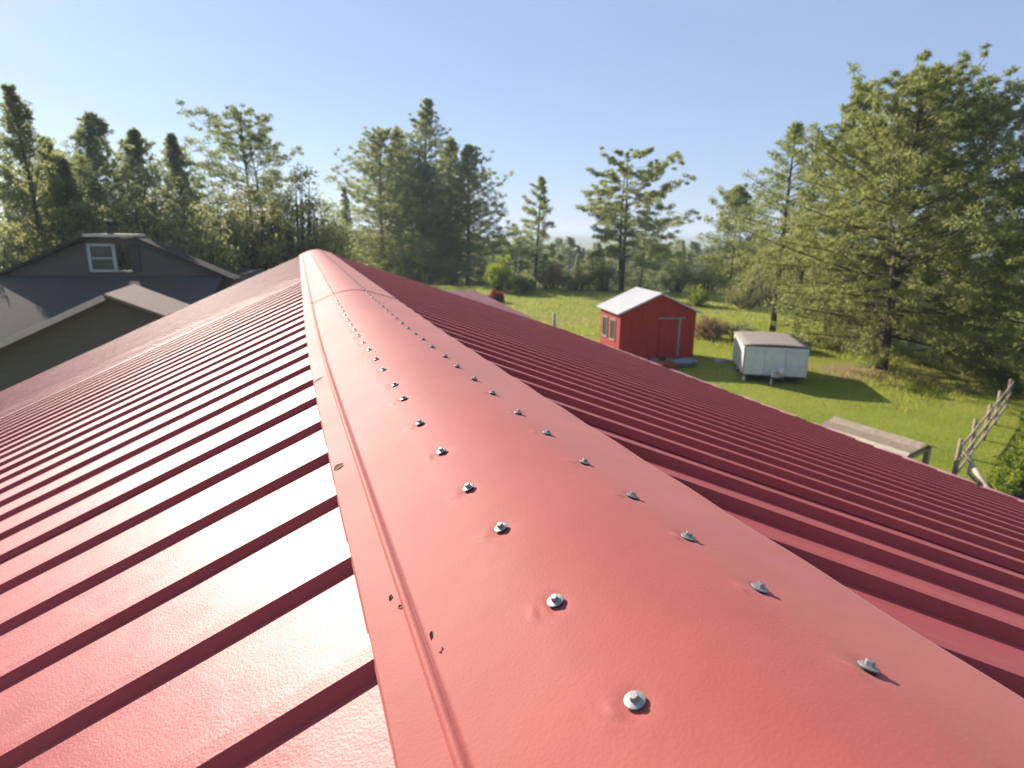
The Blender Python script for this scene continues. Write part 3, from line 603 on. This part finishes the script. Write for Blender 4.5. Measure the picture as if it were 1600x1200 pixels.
tree('field_pine', 'low dark conifer under the flat-topped pine', 34.2, 54.6, 6.6, 3.6, P_OVAL, 27, n_limb=40, start=.05, elev=(-10, 30), cnt=46, clump=.6, leaf='bluepine', group=gp)
gr = 'trees on the right of the yard'
tree('leafy_tree', 'small rounded leafy tree left of the right-hand group', 33.2, 39.9, 8.6, 2.9, P_ROUND, 28, n_limb=55, start=.16, elev=(4, 50), cnt=60, clump=.6, ln=.17, wd=.09, flat=.8, leaf='pine', group=gr)
tree('thin_pine', 'slender open pine with a bare dark trunk behind the trailer', 26.1, 27.4, 11.0, 3.8, P_EGG, 29, n_limb=56, start=.28, elev=(-6, 44), twigs=7, cnt=40, clump=.52, ln=.20, wd=.055, bare=.35, trunk_r=.14, group=gr)
tree('thin_pine', 'second slender pine with a leaning trunk behind the trailer', 27.6, 27.2, 9.4, 3.4, P_DOME, 30, n_limb=50, start=.26, elev=(-4, 44), cnt=42, clump=.5, ln=.20, wd=.05, trunk_r=.12, lean=(.05, .02), group=gr)
kr = dict(elev=(-10, 42), twigs=16, clump=.33, ln=.16, wd=.042, leaf='pine', bark=m_barkp, group=gr)
tree('tall_pine', 'narrow spire-topped pine left of the biggest pine', 26.4, 24.0, 12.2, 4.4, P_EGG, 31, n_limb=100, start=.08, cnt=46, **kr)
tree('tall_pine', 'biggest broad pine with dark trunk at the edge of the lawn', 23.4, 18.2, 11.1, 6.0, P_DOME, 32, n_limb=150, start=.10, cnt=60, trunk_r=.19, **{**kr, 'bark': m_bark})
tree('tall_pine', 'dark broad pine behind the biggest one, near the right edge', 27.2, 18.2, 10.5, 5.8, P_DOME, 33, n_limb=130, start=.06, cnt=54, **{**kr, 'leaf': 'bluepine'})
tree('tall_pine', 'pine cut by the right edge of the picture', 24.6, 13.6, 8.4, 3.6, P_DOME, 34, n_limb=90, start=.05, cnt=50, **kr)
tree('tall_pine', 'pine in the gap between spire-topped and biggest pines', 27.6, 21.6, 10.6, 5.0, P_DOME, 35, n_limb=95, start=.06, cnt=50, **kr)
for k, (x, y, H, R, lf, lb) in enumerate([(20.9, 26.2, 1.25, .9, 'tan', 'dry tan bush between shed and trailer'), (21.9, 25.0, .95, .95, 'leafy', 'green weedy bush left of the trailer'), (22.7, 22.6, .75, 1.1, 'olive', 'low dark bush behind the trailer'), (25.3, 22.3, 1.1, 1.3, 'pine', 'low bush right of the trailer under the pines'), (29.3, 24.8, 3.4, 2.0, 'lime', 'bright leafy bush behind the slender trunks'), (26.4, 16.3, 1.7, 1.5, 'olive', 'bush in the shade right of the big pine trunk'), (27.9, 15.0, 1.9, 1.6, 'tan', 'dry tan thicket at the right edge'), (24.9, 14.4, 1.0, 1.3, 'pine', 'low dark shrub near the far end of the fence'), (29.4, 38.6, 1.5, .75, 'lime', 'small bright yellow-green bush at the field edge'), (31.7, 36.2, 2.6, 1.6, 'olive', 'olive bush at the foot of the rounded tree'), (34.0, 36.5, 3.4, 1.8, 'leafy', 'large bush right of the rounded tree')]):
    bush('bush', lb, x, y, H, R, 70+k, lf, n=30, cnt=50, ln=.11, wd=.05, clump=.26*max(1, H/2), group='bushes on the right of the yard')
bush('leafy_vine', 'bright green leafy climber at the far end of the fence', 22.6, 11.9, 2.6, .5, 90, 'lime', n=40, cnt=46, ln=.12, wd=.09, clump=.26, cat='climber')
bush('red_shrub', 'red-leaved shrub at the edge of the field beyond the low roof', 15.7, 46.0, .85, .5, 91, 'redleaf', n=26, cnt=40, ln=.16, wd=.1, clump=.3)
bush('lime_shrub', 'bright yellow-green shrub in front of the small lone pine', 18.6, 53.2, 3.2, 1.5, 92, 'lime', n=30, cnt=44, ln=.18, wd=.12, clump=.4)
for k, (x, y, H, R, lf, lb) in enumerate([(19.9, 51.2, 1.7, 1.4, 'pine', 'dark low bush beside the red-leaved shrub'), (24.6, 55.5, 2.6, 1.7, 'tan', 'dull bush just right of the small lone pine'), (26.6, 53.5, 2.2, 1.6, 'olive', 'round bush between the two field pines'), (29.2, 53.0, 3.6, 2.1, 'olive', 'taller bush left of the layered pine trunks'), (35.5, 50.0, 2.8, 1.8, 'leafy', 'bush behind the shed roof to the right'), (38.0, 48.5, 3.0, 1.9, 'olive', 'bush at the right end of the field edge')]):
    bush('field_bush', lb, x, y, H, R, 110+k, lf, n=26, cnt=40, ln=.18, wd=.1, clump=.42, group='bushes along the field edge')
# garden rows beyond the fence
fd = Vector((.905, .425)).normalized(); fn = Vector((fd.y, -fd.x))
for k in range(4):
    g = np.random.default_rng(130+k); off = .85+k*.85; n = 170; t = g.uniform(-.5, 7.8, n); q = g.normal(0, .11, n)
    c = np.stack([13.95+fd.x*t+fn.x*(off+q), 8.66+fd.y*t+fn.y*(off+q), g.uniform(.03, .20, n)], 1)
    V = leaves(c, np.full(n, .13), 46, .08, .05, g, .8)
    me = tri_mesh('crop_row', V, LV['lime' if k != 1 else 'leafy'])
    tag(link('crop_row', me), ['leafy green garden row nearest to the fence', 'second leafy garden row from the fence', 'third leafy garden row from the fence', 'garden row farthest from the fence, at the picture corner'][k], 'garden row', 'garden rows')
m_soil = mat('garden_soil', (.045, .035, .022), .95, (.07, .055, .03), 5, .6, 20, spec=.1)
q = [Vector((13.95, 8.66))+fd*t+fn*o_ for t, o_ in ((-1, .6), (8.3, .6), (8.3, 4.9), (-1, 4.9))]
P = np.array([[[*(q[0].lerp(q[1], a/12)).lerp(q[3].lerp(q[2], a/12), b/6), 0] for b in range(7)] for a in range(13)]); P[..., 2] = gh(P[..., 0], P[..., 1])+.012
tag(link('garden_bed', grid_mesh('garden_bed', P[:, ::-1], m_soil)), kind='structure')
# far wood beyond the field
g = np.random.default_rng(5); protos = []
fl = 'conifer in the far wood below the distant hills'; fg = 'conifers of the far wood'
for k in range(5):
    gg = np.random.default_rng(200+k)
    tm, cm = tree_meshes(12, 2.6+.3*(k % 3), gg, P_FIR if k % 2 else P_OVAL, n_limb=44, start=.06, elev=(-14, 40), twigs=5, cnt=22, clump=.75, ln=.5, wd=.2, leaf=('bluepine', 'pine', 'olive')[k % 3])
    e = tag(empty('wood_conifer', (0, 0, 0)), fl, 'tree', fg); link('trunk', tm, e); link('crown', cm, e); protos.append(e)
n = 0
for row, (d, cnt) in enumerate(((96, 30), (118, 36), (150, 44), (200, 56), (260, 66))):
    for j in range(cnt):
        a = math.radians(-4+54*(j+g.uniform(-.35, .35))/cnt); dd = d+g.normal(0, 5)
        x, y = dd*math.sin(a), dd*math.cos(a); z = float(gh(x, y)); toppx = g.uniform(.010, .034) if row > 1 else g.uniform(.024, .050)
        sc = max(.35, (EYE-dd*toppx-z)/12.); loc = (x, y, z-.1); s3 = (sc*1.15, sc*1.15, sc); rz = g.uniform(0, 6.28)
        if n < 5: e = protos[n]; e.location = loc; e.rotation_euler = (0, 0, rz); e.scale = s3
        else: copy_tree(protos[int(g.integers(5))], loc, rz, s3)
        n += 1
# ------------------------------------------------------------------ distant hills
m_hill = mat('wooded_hills', (.030, .045, .022), .95, (.05, .06, .03), .01, .3, .05)
def hills(name, D, base, amp, seed, depth):
    g = np.random.default_rng(seed); A = np.radians(np.linspace(-30, 75, 160)); T = np.linspace(0, 1, 14); ph = g.random(6)*6
    prof = base+amp*(np.sin(A*5+ph[0])*.5+np.sin(A*11+ph[1])*.3+np.sin(A*23+ph[2])*.14+np.sin(A*61+ph[3])*.05)
    r = D+depth*T[None]; z = -70+(prof[:, None]+70)*np.sin(T*math.pi/2)[None]
    P = np.stack([r*np.sin(A)[:, None], r*np.cos(A)[:, None], z], 2)
    tag(link(name, grid_mesh(name, P, m_hill)), kind='structure')
hills('hills', 2400, -6, 7, 1, 900); hills('hills', 5200, 14, 16, 2, 1500)

# ------------------------------------------------------------------ grass
def blades(n, area, hmin, hmax, wd, seed, keep=None):
    g = np.random.default_rng(seed); x = g.uniform(area[0], area[1], n); y = g.uniform(area[2], area[3], n)
    if keep is not None: k = keep(x, y, g); x, y = x[k], y[k]
    n = len(x); h = g.uniform(hmin, hmax, n); a = g.uniform(0, 6.28, n); z = gh(x, y)
    p = np.stack([x, y, z-.01], 1); s = np.stack([np.cos(a), np.sin(a), 0*a], 1)*(wd*g.uniform(.6, 1.4, n))[:, None]/2
    t = np.stack([g.normal(0, .35, n)*h, g.normal(0, .35, n)*h, h], 1)
    return np.stack([p-s, p+s, p+t], 1)
LV['lawn'] = mat('lawn_blades', (.135, .165, .015), .7, (.21, .215, .028), .5, transl=((.48, .54, .045), .55), spec=.25, detail=6)
LV['dry'] = mat('dry_grass', (.15, .175, .035), .8, (.25, .22, .065), .7, transl=((.48, .50, .10), .55), spec=.2, detail=6)
bed = lambda x, y: (((x-13.95)*fn.x+(y-8.66)*fn.y > .55) & ((x-13.95)*fn.x+(y-8.66)*fn.y < 5) & ((x-13.95)*fd.x+(y-8.66)*fd.y < 8.4))
out = lambda x, y, g: ~((x < 6.5) & (y < 17)) & ~bed(x, y) & (np.hypot(x-22.0, y-17.6)+g.normal(0, .5, len(x)) > 2.6) & (np.hypot(x-17.55, y-18.55) > 1.55) & (np.hypot(x-15, y-23) > 1.7)
tag(link('lawn_grass', tri_mesh('lawn_grass', blades(300000, (7, 30, 5, 32), .025, .06, .02, 301, out), LV['lawn'])), 'short bright green lawn grass in the yard', 'grass', kind='stuff')
tag(link('meadow_grass', tri_mesh('meadow_grass', np.concatenate([blades(70000, (8, 48, 28, 62), .05, .18, .045, 302, lambda x, y, g: (np.hypot(x, y) < 64)), blades(26000, (18, 30, 13, 27), .08, .3, .03, 303, lambda x, y, g: (np.sin(x*.9+1)*np.cos(y*.8)+g.normal(0, .4, len(x)) > .35))]), LV['dry'])), 'taller dry yellowish meadow grass across the field', 'grass', kind='stuff')
# ------------------------------------------------------------------ haze
HAZE = 5.5e-4
if HAZE:
    mh = bpy.data.materials.new('haze_air'); mh.use_nodes = True; nt = mh.node_tree; nt.nodes.clear()
    o_ = nt.nodes.new('ShaderNodeOutputMaterial'); v = nt.nodes.new('ShaderNodeVolumePrincipled'); v.inputs['Density'].default_value = HAZE; v.inputs['Color'].default_value = (.72, .83, 1, 1); v.inputs['Anisotropy'].default_value = .2
    nt.links.new(v.outputs[0], o_.inputs['Volume'])
    tag(MB().box((-9500, -9500, -130), (9500, 9500, 40)).build('haze', mh), kind='stuff')
